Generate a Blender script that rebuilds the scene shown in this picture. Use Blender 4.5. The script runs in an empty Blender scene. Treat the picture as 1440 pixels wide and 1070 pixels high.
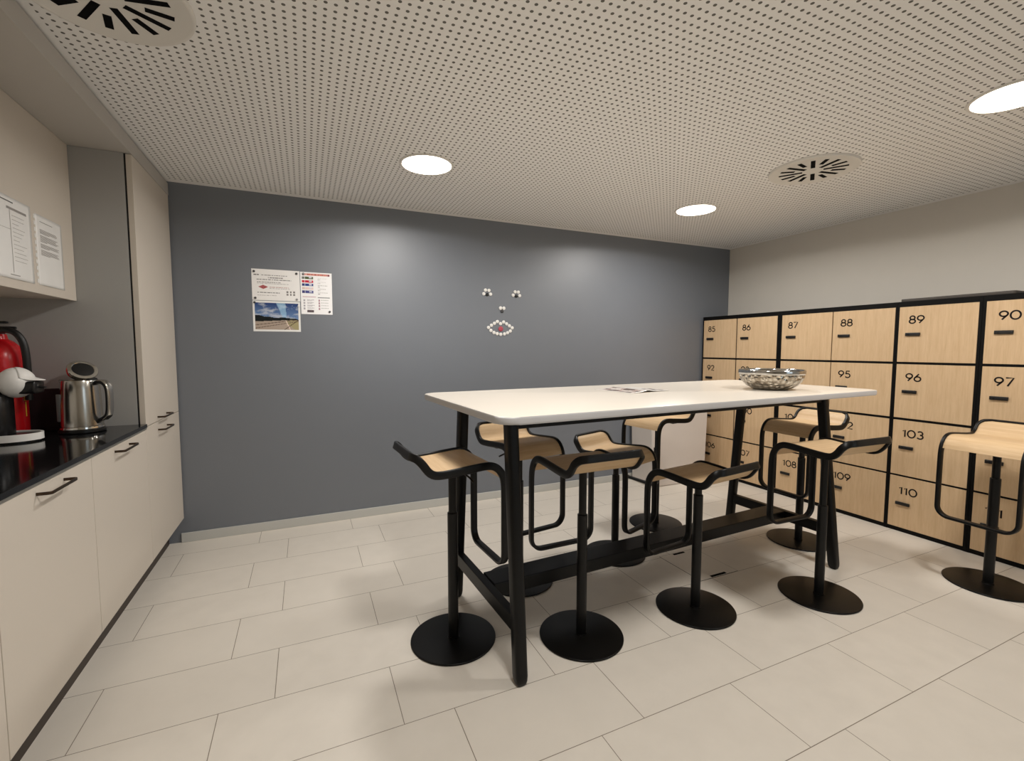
import bpy, bmesh, math, random
from mathutils import Vector, Matrix
random.seed(7)
SC = bpy.context.scene
COL = SC.collection
PI = math.pi
H = 2.3236            # ceiling height
XR = 4.898            # right wall
YW = 0.015            # blue wall
YB = -6.2             # back of the room
XL = -0.60            # wall behind the kitchen run
UP = Vector((0, 0, 1))

# ------------------------------------------------------------------ colours and materials
def lin(c):
    c = c / 255.0
    return c / 12.92 if c <= 0.04045 else ((c + 0.055) / 1.055) ** 2.4
def rgb(r, g, b): return (lin(r), lin(g), lin(b), 1.0)

def mat(name, col, rough=0.5, metal=0.0, spec=0.5, coat=0.0, emit=None, estr=0.0):
    m = bpy.data.materials.new(name); m.use_nodes = True
    b = m.node_tree.nodes['Principled BSDF']
    b.inputs['Base Color'].default_value = col
    b.inputs['Roughness'].default_value = rough
    b.inputs['Metallic'].default_value = metal
    b.inputs['Specular IOR Level'].default_value = spec
    b.inputs['Coat Weight'].default_value = coat
    if emit:
        b.inputs['Emission Color'].default_value = emit
        b.inputs['Emission Strength'].default_value = estr
    return m

class NT:
    """small helper to write node maths"""
    def __init__(s, m):
        s.m = m; s.t = m.node_tree; s.n = s.t.nodes; s.b = s.n['Principled BSDF']
    def link(s, a, b): s.t.links.new(a, b)
    def math(s, op, a, b=0.0, c=None):
        nd = s.n.new('ShaderNodeMath'); nd.operation = op
        for i, v in enumerate((a, b) if c is None else (a, b, c)):
            if isinstance(v, (int, float)): nd.inputs[i].default_value = v
            else: s.link(v, nd.inputs[i])
        return nd.outputs[0]
    def pos(s, kind='Object'):
        tc = s.n.new('ShaderNodeTexCoord'); sp = s.n.new('ShaderNodeSeparateXYZ')
        s.link(tc.outputs[kind], sp.inputs[0]); return tc.outputs[kind], sp.outputs
    def noise(s, vec, scale, detail=3.0, rough=0.55, stretch=None):
        if stretch:
            mp = s.n.new('ShaderNodeMapping'); mp.inputs['Scale'].default_value = stretch
            s.link(vec, mp.inputs['Vector']); vec = mp.outputs[0]
        nz = s.n.new('ShaderNodeTexNoise'); nz.inputs['Scale'].default_value = scale
        nz.inputs['Detail'].default_value = detail; nz.inputs['Roughness'].default_value = rough
        s.link(vec, nz.inputs['Vector']); return nz.outputs['Fac']
    def mix(s, f, a, b):
        mx = s.n.new('ShaderNodeMix'); mx.data_type = 'RGBA'
        if isinstance(f, (int, float)): mx.inputs[0].default_value = f
        else: s.link(f, mx.inputs[0])
        for i, v in ((6, a), (7, b)):
            if isinstance(v, tuple): mx.inputs[i].default_value = v
            else: s.link(v, mx.inputs[i])
        return mx.outputs[2]
    def ramp(s, f, lo, hi):
        r = s.n.new('ShaderNodeMapRange'); r.inputs[1].default_value = lo; r.inputs[2].default_value = hi
        s.link(f, r.inputs[0]); return r.outputs[0]
    def bump(s, h, strength, dist=0.001):
        bp = s.n.new('ShaderNodeBump'); bp.inputs['Strength'].default_value = strength
        bp.inputs['Distance'].default_value = dist; s.link(h, bp.inputs['Height'])
        s.link(bp.outputs[0], s.b.inputs['Normal'])
    def base(s, c): s.link(c, s.b.inputs['Base Color'])

M = {}
# floor tiles: running bond, 0.588 x 0.312, joints measured in the photo
m = M['tile'] = mat('floor_tile', rgb(214, 206, 192), 0.42, spec=0.4); n = NT(m)
v, p = n.pos()
r = n.math('DIVIDE', n.math('SUBTRACT', -0.2028, p[1]), 0.312)
row = n.math('FLOOR', r)
par = n.math('FLOORED_MODULO', row, 2.0)
xs = n.math('DIVIDE', n.math('ADD', n.math('SUBTRACT', p[0], 0.6211), n.math('MULTIPLY', par, 0.1767)), 0.5882)
fy = n.math('MULTIPLY', n.math('ABSOLUTE', n.math('SUBTRACT', n.math('FRACT', n.math('ADD', r, 0.5)), 0.5)), 0.312)
fx = n.math('MULTIPLY', n.math('ABSOLUTE', n.math('SUBTRACT', n.math('FRACT', n.math('ADD', xs, 0.5)), 0.5)), 0.5882)
joint = n.math('LESS_THAN', n.math('MINIMUM', fx, fy), 0.0013)
cx = n.n.new('ShaderNodeCombineXYZ'); n.link(n.math('FLOOR', xs), cx.inputs[0]); n.link(row, cx.inputs[1])
wn = n.n.new('ShaderNodeTexWhiteNoise'); n.link(cx.outputs[0], wn.inputs['Vector'])
tone = n.mix(wn.outputs['Value'], rgb(219, 212, 201), rgb(223, 216, 205))
tone = n.mix(n.ramp(n.noise(v, 9.0, 5), 0.35, 0.7), tone, rgb(217, 210, 199))
n.base(n.mix(joint, tone, rgb(128, 117, 103)))
n.bump(n.noise(v, 60.0, 3), 0.05)

# perforated ceiling board: 12 mm holes on a 29.3 x 31.5 mm grid
m = M['perforated'] = mat('perforated_board', rgb(238, 237, 235), 0.75, spec=0.2); n = NT(m)
v, p = n.pos()
def cell(c, o, s): return n.math('MULTIPLY', n.math('SUBTRACT', n.math('FRACT', n.math('DIVIDE', n.math('SUBTRACT', c, o - s / 2), s)), 0.5), s)
dx = cell(p[0], 1.225, 0.0293); dy = cell(p[1], -2.167, 0.0315)
d = n.math('SQRT', n.math('ADD', n.math('MULTIPLY', dx, dx), n.math('MULTIPLY', dy, dy)))
hole = n.math('LESS_THAN', d, 0.0060)
inside = n.math('MULTIPLY', n.math('LESS_THAN', p[1], YW - 0.065),
                n.math('MULTIPLY', n.math('GREATER_THAN', p[0], 0.022), n.math('LESS_THAN', p[0], XR - 0.05)))
n.base(n.mix(n.math('MULTIPLY', hole, inside), rgb(238, 237, 235), rgb(104, 102, 97)))

def plain(name, col, rough, noise_amt=0.03, scale=30.0, **k):
    m = mat(name, col, rough, **k); n = NT(m); v, p = n.pos()
    lo = tuple(c * (1 - noise_amt) for c in col[:3]) + (1,)
    hi = tuple(min(1, c * (1 + noise_amt)) for c in col[:3]) + (1,)
    n.base(n.mix(n.noise(v, scale, 4), lo, hi)); return m

M['blue'] = plain('slate_blue_paint', rgb(107, 112, 120), 0.47, 0.02, 5, spec=1.0)
M['white_wall'] = plain('pale_grey_paint', rgb(208, 203, 194), 0.6, 0.02, 6, spec=0.3)
M['skirting'] = mat('light_grey_skirting', rgb(190, 190, 186), 0.4)
M['laminate'] = plain('warm_white_laminate', rgb(203, 194, 182), 0.45, 0.015, 120, spec=0.4)
M['grey_laminate'] = plain('grey_laminate', rgb(164, 163, 160), 0.45, 0.015, 120, spec=0.4)
M['grey_board'] = plain('grey_painted_board', rgb(184, 180, 174), 0.6, 0.02, 20)
M['plinth'] = mat('dark_brown_plinth', rgb(52, 40, 32), 0.5)
M['gap'] = mat('shadow_gap_black', rgb(14, 13, 12), 0.7)
M['alu'] = mat('brushed_strip', rgb(176, 172, 164), 0.35, metal=0.8)
m = M['granite'] = mat('black_granite', rgb(16, 16, 17), 0.09, spec=0.5); n = NT(m); v, p = n.pos()
vo = n.n.new('ShaderNodeTexVoronoi'); vo.inputs['Scale'].default_value = 260; n.link(v, vo.inputs['Vector'])
n.base(n.mix(n.ramp(vo.outputs['Distance'], 0.16, 0.08), rgb(16, 16, 17), rgb(62, 62, 64)))
M['bronze'] = mat('dark_bronze', rgb(70, 56, 44), 0.35, metal=0.7)

def wood(name, c1, c2, stretch, rough=0.45, scale=1.0):
    m = mat(name, c1, rough, spec=0.35); n = NT(m); v, p = n.pos()
    a = n.noise(v, 3.0 * scale, 6, 0.6, stretch); b = n.noise(v, 14.0 * scale, 4, 0.65, stretch)
    f = n.math('ADD', n.math('MULTIPLY', a, 0.6), n.math('MULTIPLY', b, 0.4))
    n.base(n.mix(n.ramp(f, 0.38, 0.64), c1, c2)); n.bump(b, 0.05); return m
M['oak_door'] = wood('pale_oak_door', rgb(214, 185, 148), rgb(200, 169, 131), (18, 18, 1.2))
M['oak_seat'] = wood('pale_oak_plywood', rgb(218, 189, 150), rgb(203, 171, 130), (1.3, 22, 22))
M['black'] = mat('matt_black_steel', rgb(10, 10, 10), 0.36, spec=0.3)
M['black_wood'] = plain('black_stained_wood', rgb(9, 9, 9), 0.38, 0.15, 60, spec=0.25)
M['black_base'] = mat('black_powder_coat', rgb(12, 11, 10), 0.34, spec=0.2)
M['locker_black'] = mat('locker_black', rgb(10, 9, 8), 0.6, spec=0.15)
M['latch'] = mat('latch_black', rgb(22, 20, 19), 0.4)
M['digit'] = mat('number_print_black', rgb(26, 20, 18), 0.6, spec=0.2)
M['top_white'] = mat('white_table_laminate', rgb(226, 218, 206), 0.25, spec=0.45)
M['top_edge'] = mat('pale_grey_table_edge', rgb(196, 195, 196), 0.4)
M['white'] = mat('white_plastic', rgb(236, 234, 230), 0.3)
M['off_white'] = plain('glossy_white_box', rgb(214, 206, 200), 0.22, 0.02, 8)
M['fixture'] = mat('white_fixture', rgb(222, 219, 213), 0.5)
M['slot'] = mat('slot_black', rgb(6, 6, 7), 0.8, spec=0.1)
M['glow'] = mat('lamp_diffuser', rgb(255, 250, 240), 0.4, emit=(1.0, 0.91, 0.79, 1), estr=7.0)
M['daylight'] = mat('daylit_window', rgb(200, 220, 240), 0.1, emit=(0.75, 0.88, 1.0, 1), estr=1.2)
m = M['steel'] = mat('brushed_steel', rgb(196, 192, 184), 0.19, metal=1.0); n = NT(m); v, p = n.pos()
n.bump(n.noise(v, 40, 3, 0.6, (1, 1, 30)), 0.06)
M['chrome'] = mat('chrome', rgb(214, 212, 206), 0.08, metal=1.0)
M['black_plastic'] = mat('black_plastic', rgb(15, 15, 16), 0.3)
M['grey_plastic'] = mat('grey_plastic', rgb(120, 120, 118), 0.4)
M['red'] = mat('red_enamel', rgb(196, 22, 30), 0.25)
M['red_card'] = mat('red_magnet', rgb(176, 70, 84), 0.5)
M['yellow'] = mat('yellow_print', rgb(226, 190, 60), 0.5)
M['rubber'] = mat('black_rubber', rgb(18, 17, 17), 0.45)
M['dark_box'] = mat('dark_wine_board', rgb(30, 12, 13), 0.6)
M['slab'] = mat('dark_grey_board', rgb(74, 68, 62), 0.6)
m = M['silver'] = mat('hammered_silver', rgb(206, 200, 190), 0.12, metal=1.0); n = NT(m); v, p = n.pos()
vo = n.n.new('ShaderNodeTexVoronoi'); vo.inputs['Scale'].default_value = 46; n.link(v, vo.inputs['Vector'])
n.bump(vo.outputs['Distance'], 0.9, 0.012)
n.base(n.mix(n.ramp(vo.outputs['Distance'], 0.2, 0.7), rgb(216, 210, 198), rgb(150, 140, 126)))
M['silver_plain'] = mat('silver_rim', rgb(190, 188, 184), 0.12, metal=1.0)
M['magnet_grey'] = mat('dark_grey_magnet', rgb(62, 62, 64), 0.4)
M['magnet_pale'] = mat('pale_grey_magnet', rgb(150, 150, 150), 0.4)
m = M['print'] = mat('printed_paper', (1, 1, 1, 1), 0.55, spec=0.3); n = NT(m)
at_ = n.n.new('ShaderNodeAttribute'); at_.attribute_name = 'Col'; n.base(at_.outputs['Color'])
m = M['gloss_print'] = mat('printed_gloss_paper', (1, 1, 1, 1), 0.25, spec=0.4); n = NT(m)
at_ = n.n.new('ShaderNodeAttribute'); at_.attribute_name = 'Col'; n.base(at_.outputs['Color'])
M['paper'] = mat('white_paper', rgb(240, 239, 236), 0.6)
M['sleeve'] = mat('plastic_sleeve', rgb(234, 233, 230), 0.22, spec=0.5)
def ink(name, r, g, b): M[name] = mat('ink_' + name, rgb(r, g, b), 0.6)
ink('ink_grey', 150, 146, 142); ink('ink_mid', 112, 110, 108); ink('ink_red', 168, 58, 62); ink('ink_dark', 62, 58, 58)

# ------------------------------------------------------------------ geometry helpers
def mesh_obj(name, bm, m, parent=None, smooth=False, loc=None):
    me = bpy.data.meshes.new(name)
    bmesh.ops.recalc_face_normals(bm, faces=bm.faces)
    bm.to_mesh(me); bm.free()
    for mm in (m if isinstance(m, (list, tuple)) else [m]): me.materials.append(mm)
    if smooth:
        for f in me.polygons: f.use_smooth = True
    o = bpy.data.objects.new(name, me); COL.objects.link(o)
    if parent: o.parent = parent
    if loc: o.location = loc
    return o
def auto(o, ang=35):
    me = o.data
    for f in me.polygons: f.use_smooth = True
    me.set_sharp_from_angle(angle=math.radians(ang)); return o
def thing(name, label, cat, loc=(0, 0, 0), rz=0.0, group=None):
    o = bpy.data.objects.new(name, None); COL.objects.link(o); o.empty_display_size = 0.1
    o.location = loc; o.rotation_euler = (0, 0, rz); tag(o, label, cat, group); return o
def tag(o, label, cat, group=None):
    o['label'] = label; o['category'] = cat
    if group: o['group'] = group
    return o
def struct(o): o['kind'] = 'structure'; return o
def lab(o, s): o['label'] = s; return o

def box(bm, x0, x1, y0, y1, z0, z1, bev=0.0, seg=2, mi=0):
    b = bmesh.new()
    bmesh.ops.create_cube(b, size=1.0)
    for vv in b.verts:
        vv.co = Vector(((x0 + x1) / 2 + vv.co.x * (x1 - x0), (y0 + y1) / 2 + vv.co.y * (y1 - y0), (z0 + z1) / 2 + vv.co.z * (z1 - z0)))
    if bev > 0: bmesh.ops.bevel(b, geom=list(b.edges), offset=bev, segments=seg, affect='EDGES', profile=0.5)
    join(bm, b, mi); return bm
def join(bm, b, mi=0):
    mp = {}
    for vv in b.verts: mp[vv] = bm.verts.new(vv.co)
    for f in b.faces:
        try:
            nf = bm.faces.new([mp[vv] for vv in f.verts]); nf.material_index = mi; nf.smooth = f.smooth
        except ValueError: pass
    b.free()
def B(*a, **k): return box(bmesh.new(), *a, **k)

def lathe(bm, prof, seg=48, c=(0, 0, 0), axis=None, mi=0, cap=True):
    """prof: list of (r, z); closed at the ends when r is 0"""
    rings = []; ax = axis or Matrix.Identity(3); c = Vector(c)
    for r, z in prof:
        if r < 1e-6: rings.append([bm.verts.new(c + ax @ Vector((0, 0, z)))])
        else: rings.append([bm.verts.new(c + ax @ Vector((r * math.cos(2 * PI * k / seg), r * math.sin(2 * PI * k / seg), z))) for k in range(seg)])
    for a, b in zip(rings, rings[1:]):
        for k in range(seg):
            k2 = (k + 1) % seg
            if len(a) == 1 and len(b) == 1: break
            if len(a) == 1: f = bm.faces.new((a[0], b[k], b[k2]))
            elif len(b) == 1: f = bm.faces.new((a[k], a[k2], b[0]))
            else: f = bm.faces.new((a[k], a[k2], b[k2], b[k]))
            f.material_index = mi
    if cap:
        for ring in (rings[0], rings[-1]):
            if len(ring) > 2: bm.faces.new(ring).material_index = mi
    return bm
def cyl(bm, p, q, r, seg=20, bev=0.0, mi=0):
    p, q = Vector(p), Vector(q); d = q - p; L = d.length; ax = d.to_track_quat('Z', 'Y').to_matrix()
    prof = [(0, 0), (r - bev, 0), (r, bev), (r, L - bev), (r - bev, L), (0, L)] if bev else [(0, 0), (r, 0), (r, L), (0, L)]
    return lathe(bm, prof, seg, p, ax, mi, cap=False)
def sweep(bm, pts, sec, closed=False, normals=None, mi=0, cap=True):
    """sweep a 2D section (list of (n, b)) along points; normals fixes the frame"""
    pts = [Vector(q) for q in pts]; N = len(pts); rings = []; prev = None
    for i, q in enumerate(pts):
        a = pts[(i - 1) % N] if closed or i > 0 else q; c = pts[(i + 1) % N] if closed or i < N - 1 else q
        t = (c - a).normalized()
        if normals: nn = Vector(normals[i])
        elif prev is None: nn = UP if abs(t.z) < 0.9 else Vector((1, 0, 0))
        else: nn = prev
        nn = (nn - t * nn.dot(t)).normalized(); prev = nn; bb = t.cross(nn)
        rings.append([bm.verts.new(q + nn * s[0] + bb * s[1]) for s in sec])
    K = len(sec)
    for i in range(N if closed else N - 1):
        a, b = rings[i], rings[(i + 1) % N]
        for k in range(K):
            bm.faces.new((a[k], a[(k + 1) % K], b[(k + 1) % K], b[k])).material_index = mi
    if not closed and cap:
        bm.faces.new(rings[0]).material_index = mi; bm.faces.new(rings[-1]).material_index = mi
    return bm
def circle_sec(r, k=12): return [(r * math.cos(2 * PI * i / k), r * math.sin(2 * PI * i / k)) for i in range(k)]
def rrect(w, h, r, k=3):
    out = []
    for cx, cy, a0 in ((w / 2 - r, h / 2 - r, 0), (-w / 2 + r, h / 2 - r, PI / 2), (-w / 2 + r, -h / 2 + r, PI), (w / 2 - r, -h / 2 + r, 1.5 * PI)):
        for i in range(k + 1):
            a = a0 + (PI / 2) * i / k; out.append((cx + r * math.cos(a), cy + r * math.sin(a)))
    return out
def prism(bm, outline, z0, z1, mi=0, bev=0.0, seg=2):
    b = bmesh.new(); lo = [b.verts.new((x, y, z0)) for x, y in outline]; hi = [b.verts.new((x, y, z1)) for x, y in outline]
    b.faces.new(lo[::-1]); b.faces.new(hi); N = len(outline)
    for i in range(N): b.faces.new((lo[i], lo[(i + 1) % N], hi[(i + 1) % N], hi[i]))
    if bev:
        es = [e for e in b.edges if abs(e.verts[0].co.z - e.verts[1].co.z) < 1e-6]
        bmesh.ops.bevel(b, geom=es, offset=bev, segments=seg, affect='EDGES', profile=0.5)
    join(bm, b, mi); return bm
def catmull(P, k=8):
    P = [Vector(q) for q in P]; out = []
    for i in range(len(P) - 1):
        p0 = P[i - 1] if i else P[0] * 2 - P[1]; p1, p2 = P[i], P[i + 1]
        p3 = P[i + 2] if i + 2 < len(P) else P[-1] * 2 - P[-2]
        for j in range(k):
            t = j / k
            out.append(0.5 * (2 * p1 + (p2 - p0) * t + (2 * p0 - 5 * p1 + 4 * p2 - p3) * t * t + (3 * p1 - p0 - 3 * p2 + p3) * t ** 3))
    out.append(P[-1]); return out
def arc2(cx, cy, rx, ry, a0, a1, k=18):
    return [(cx + rx * math.cos(math.radians(a0 + (a1 - a0) * i / k)), cy + ry * math.sin(math.radians(a0 + (a1 - a0) * i / k))) for i in range(k + 1)]
# round geometric numerals: (advance, list of (closed, points)) for a cap height of 1
six = [(True, arc2(.31, .31, .31, .31, 0, 360, 28)[:-1]), (False, [(.055, .48), (.43, 1.0)])]
GLYPH = {'0': (.74, [(True, arc2(.37, .5, .37, .5, 0, 360, 32)[:-1])]),
         '1': (.30, [(False, [(.0, .80), (.23, .97), (.23, 0)])]),
         '2': (.62, [(False, arc2(.30, .71, .28, .29, 165, -35) + [(.02, 0), (.62, 0)])]),
         '3': (.58, [(False, arc2(.28, .745, .245, .255, 150, -90)), (False, arc2(.28, .275, .29, .275, 90, -152))]),
         '4': (.70, [(False, [(.50, 0), (.50, 1.0), (.0, .24), (.68, .24)])]),
         '5': (.60, [(False, [(.54, 1.0), (.15, 1.0), (.085, .56)] + arc2(.29, .31, .30, .31, 120, -150))]),
         '6': (.62, six),
         '7': (.60, [(False, [(.0, 1.0), (.58, 1.0), (.16, 0)])]),
         '8': (.58, [(True, arc2(.29, .75, .235, .25, 0, 360, 28)[:-1]), (True, arc2(.29, .27, .29, .27, 0, 360, 28)[:-1])]),
         '9': (.62, [(c_, [(.62 - x, 1 - y) for x, y in p_]) for c_, p_ in six])}
def digits_width(t, h): return h * (sum(GLYPH[c][0] for c in t) + .20 * (len(t) - 1))
def add_digits(bm, t, h, fn, stroke=0.15):
    """fn maps (x, y, z) in the plane of the lettering into place"""
    x0 = 0.0
    for c in t:
        adv, strokes = GLYPH[c]
        for closed, pts in strokes:
            b = bmesh.new(); q = [((x0 + x) * h, y * h * (1 - stroke) + h * stroke / 2, 0) for x, y in pts]
            sweep(b, q, [(0.0006, -stroke * h / 2), (0.0006, stroke * h / 2), (-0.0002, stroke * h / 2), (-0.0002, -stroke * h / 2)], closed=closed, normals=[(0, 0, 1)] * len(q))
            for vv in b.verts: vv.co = fn(vv.co)
            join(bm, b)
        x0 += adv + .20
    return bm

# ------------------------------------------------------------------ room shell
struct(mesh_obj('floor', B(XL - 0.1, XR + 0.1, YB - 0.1, YW + 0.1, -0.1, 0.0), M['tile']))
struct(mesh_obj('ceiling', B(XL - 0.1, XR + 0.1, YB - 0.1, YW + 0.1, H, H + 0.1), M['perforated']))
struct(mesh_obj('wall_back', B(XL - 0.1, XR + 0.1, YW, YW + 0.1, 0.0, H), M['blue']))
struct(mesh_obj('wall_right', B(XR, XR + 0.1, YB - 0.1, YW, 0.0, H), M['white_wall']))
struct(mesh_obj('wall_left', B(XL - 0.1, XL, YB - 0.1, YW, 0.0, H), M['white_wall']))
struct(mesh_obj('wall_front', B(XL, XR, YB - 0.1, YB, 0.0, H), M['white_wall']))
bb = B(-0.02, 4.535, YW - 0.012, YW - 0.0003, 0.0, 0.0625, bev=0.002)
struct(mesh_obj('baseboard_back', bb, M['skirting']))
# bulkhead over the kitchen run, with a shadow joint under the ceiling
struct(mesh_obj('trim_1', B(XL, 0.0, -3.25, YW - 0.0005, 2.238, H - 0.012, bev=0.001), M['grey_board']))
struct(mesh_obj('trim_2', B(XL, -0.012, -3.25, YW - 0.0005, H - 0.0118, H - 0.0002), M['gap']))

wx0, wx1, wz0, wz1 = 3.0, 4.6, 0.9, 2.1
wn_ = struct(mesh_obj('window_1', B(wx0, wx1, YB + 0.001, YB + 0.006, wz0, wz1), M['daylight']))
bm = bmesh.new()
for a_ in ((wx0 - .05, wx1 + .05, wz0 - .05, wz0), (wx0 - .05, wx1 + .05, wz1, wz1 + .05), (wx0 - .05, wx0, wz0, wz1), (wx1, wx1 + .05, wz0, wz1), ((wx0 + wx1) / 2 - .025, (wx0 + wx1) / 2 + .025, wz0, wz1)):
    box(bm, a_[0], a_[1], YB + 0.0005, YB + 0.05, a_[2], a_[3], bev=0.003)
struct(mesh_obj('window_frame', bm, M['fixture'], wn_))

# ------------------------------------------------------------------ kitchen run (front plane x = 0)
def handle(parent, yc, z, L=0.176, out=0.036):
    bm = bmesh.new(); a, b = yc - L / 2, yc + L / 2
    pts = [(0.0005, a, z), (0.014, a, z)] + [(out - 0.010 + 0.010 * math.sin(t), a + 0.008 - 0.008 * math.cos(t), z) for t in (0.3, 0.7, 1.1, 1.5)]
    pts += [(out - 0.010 + 0.010 * math.sin(t), b - 0.008 + 0.008 * math.cos(t), z) for t in (1.5, 1.1, 0.7, 0.3)] + [(0.014, b, z), (0.0005, b, z)]
    sweep(bm, pts, rrect(0.010, 0.005, 0.0015, 2), normals=[(0, 0, 1)] * len(pts))
    return auto(mesh_obj('handle', bm, M['bronze'], parent), 40)
YT = -0.668
units = [(-1.338, YT - 0.001, -1.015, 'cream base cabinet under the kettle, beside the tall cabinet'),
         (-1.958, -1.339, -1.650, 'cream base cabinet left of the one under the kettle'),
         (-2.578, -1.959, -2.27, 'cream base cabinet at the left edge, under the coffee machine end of the worktop'),
         (-3.198, -2.579, -2.89, 'cream base cabinet nearest the camera at the end of the run')]
for y0, y1, hy, lb in units:
    yc = (y0 + y1) / 2
    t = thing('base_cabinet', lb, 'cabinet', (0, yc, 0), 0, 'base cabinets under the black worktop')
    mesh_obj('carcass', B(XL + 0.002, -0.022, y0 - yc, y1 - yc, 0.165, 0.868), M['laminate'], t)
    d = mesh_obj('door', B(-0.0195, 0.0, y0 - yc + 0.0012, y1 - yc - 0.0012, 0.165, 0.8615, bev=0.0012), M['laminate'], t)
    lab(handle(d, hy - yc, 0.836), 'dark bronze bow handle')
pl = mesh_obj('toe_kick', B(-0.10, -0.086, -3.198, YW - 0.014, 0.0, 0.1645), M['plinth'])
tag(pl, 'dark brown recessed toe kick under the cream cabinets', 'toe kick')
t = thing('tall_cabinet', 'cream tall cabinet with two stacked doors against the blue wall', 'cabinet', (0, YT / 2, 0))
yc = YT / 2; ye = YW - 0.014
c = bmesh.new()
box(c, XL + 0.002, -0.032, YT - yc + 0.0185, ye - yc, 0.165, 2.237)
mesh_obj('carcass', c, M['laminate'], t)
lab(mesh_obj('side_panel', B(XL + 0.002, -0.0322, YT - yc, YT - yc + 0.018, 0.165, 2.237, bev=0.0006), M['grey_laminate'], t), 'grey side panel facing the worktop')
lab(mesh_obj('shadow_gap', B(-0.0318, -0.0245, YT - yc + 0.004, ye - yc - 0.004, 0.166, 2.236), M['gap'], t), 'black shadow gap behind the doors')
d = mesh_obj('door', B(-0.0242, 0.0, YT - yc + 0.001, ye - yc - 0.001, 0.876, 2.2345, bev=0.0012), M['laminate'], t)
lab(handle(d, -0.375 - yc, 0.899), 'dark bronze bow handle')
d = mesh_obj('door', B(-0.0242, 0.0, YT - yc + 0.001, ye - yc - 0.001, 0.166, 0.8725, bev=0.0012), M['laminate'], t)
lab(handle(d, -0.375 - yc, 0.828), 'dark bronze bow handle')
w = thing('worktop', 'glossy black speckled worktop over the cream base cabinets', 'worktop', (0, -1.93, 0.869))
mesh_obj('slab', B(XL + 0.002, 0.0055, -3.198 + 1.93, YT - 0.001 + 1.93, 0.003, 0.0215, bev=0.001), M['granite'], w)
lab(mesh_obj('edge_strip', B(-0.021, 0.003, -3.198 + 1.93, YT - 0.001 + 1.93, -0.0065, 0.0025), M['alu'], w), 'thin metal strip under the slab')
ZC = 0.8905
# wall cabinets, set back
for y0, y1, lb in ((-1.94, YT - 0.0012, 'cream wall cabinet with two sheets taped to its door'),
                   (-3.198, -1.9412, 'cream wall cabinet at the near end above the worktop')):
    yc = (y0 + y1) / 2
    t = thing('wall_cabinet', lb, 'cabinet', (0, yc, 1.50), 0, 'wall cabinets above the worktop')
    mesh_obj('carcass', B(XL + 0.002, -0.262, y0 - yc, y1 - yc, 0.012, 0.7372), M['laminate'], t)
    mesh_obj('door', B(-0.2618, -0.243, y0 - yc + 0.001, y1 - yc - 0.001, 0.006, 0.7365, bev=0.001), M['laminate'], t)

# ------------------------------------------------------------------ sheets on the wall cabinet
def sheet_on_x(name, label, y0, y1, z0, z1, x, sleeve, holes, prints, cat):
    t = thing(name, label, cat, (x, (y0 + y1) / 2, z0))
    bm = bmesh.new(); nx, nz = 14, 22; w = y1 - y0; h = z1 - z0; g = []
    rnd = random.Random(name + label)
    ph = [rnd.uniform(0, 6) for _ in range(4)]
    def bulge(u, q): return 0.0006 + (0.0014 + 0.0010 * math.sin(5 * u + ph[0]) + 0.0004 * math.sin(11 * u + 3 * q + ph[1])) * min(1, 6 * u * (1 - u)) * (1 - q)
    for i in range(nx + 1):
        g.append([bm.verts.new((bulge(i / nx, j / nz), -w / 2 + w * i / nx, h * j / nz)) for j in range(nz + 1)])
    for i in range(nx):
        for j in range(nz): bm.faces.new((g[i][j], g[i + 1][j], g[i + 1][j + 1], g[i][j + 1]))
    ob = mesh_obj('sheet', bm, M['sleeve'] if sleeve else M['paper'], t, smooth=True)
    sm = ob.modifiers.new('thick', 'SOLIDIFY'); sm.thickness = 0.0005
    pm = {}
    for (u0, u1, q0, q1, ik) in prints:
        bm = pm.setdefault(ik, bmesh.new()); K = 8
        lo = [bm.verts.new((bulge(u0 + (u1 - u0) * k / K, q0) + 0.0007, -w / 2 + w * (u0 + (u1 - u0) * k / K), h * q0)) for k in range(K + 1)]
        hi = [bm.verts.new((bulge(u0 + (u1 - u0) * k / K, q1) + 0.0007, -w / 2 + w * (u0 + (u1 - u0) * k / K), h * q1)) for k in range(K + 1)]
        for k in range(K): bm.faces.new((lo[k], lo[k + 1], hi[k + 1], hi[k]))
    for ik, bm in pm.items(): mesh_obj('print', bm, M[ik], t)
    if holes:
        bm = bmesh.new(); prev = 0.03
        for k in range(11):
            q = 0.05 + 0.9 * k / 10
            box(bm, 0.0003, 0.0012, -w / 2 - 0.013, -w / 2 - 0.0005, h * (q - 0.028), h * (q + 0.028))
        mesh_obj('punched_strip', bm, M['sleeve'], t)
    return t
rl = random.Random(3)
PR = [(0.15, 0.62, 0.905, 0.912, 'ink_mid')]
z = 0.80
for blk, nl in ((0, 4), (1, 6), (2, 4), (3, 5)):
    for k in range(nl):
        PR.append((0.13, rl.uniform(0.72, 0.84) if k < nl - 1 else rl.uniform(0.3, 0.6), z - 0.008, z, 'ink_grey')); z -= 0.0165
    z -= 0.02
sheet_on_x('notice_sheet', 'white typed sheet in a punched sleeve on the wall cabinet, right of the other sheet', -1.010, -0.785, 1.543, 1.835, -0.2428, True, True, PR, 'notice')
PL = [(0.10, 0.50, 0.93, 0.945, 'ink_mid'), (0.32, 0.86, 0.845, 0.875, 'ink_grey'), (0.385, 0.395, 0.08, 0.84, 'ink_grey'),
      (0.30, 0.55, 0.045, 0.056, 'ink_grey'), (0.05, 0.385, 0.60, 0.604, 'ink_grey')]
for k in range(12): PL.append((0.44, rl.uniform(0.6, 0.85), 0.78 - 0.05 * k, 0.784 - 0.05 * k, 'ink_grey'))
sheet_on_x('notice_sheet', 'white table sheet in a glossy sleeve on the wall cabinet, left of the typed sheet', -1.292, -1.044, 1.541, 1.848, -0.2428, True, False, PL, 'notice')

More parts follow.
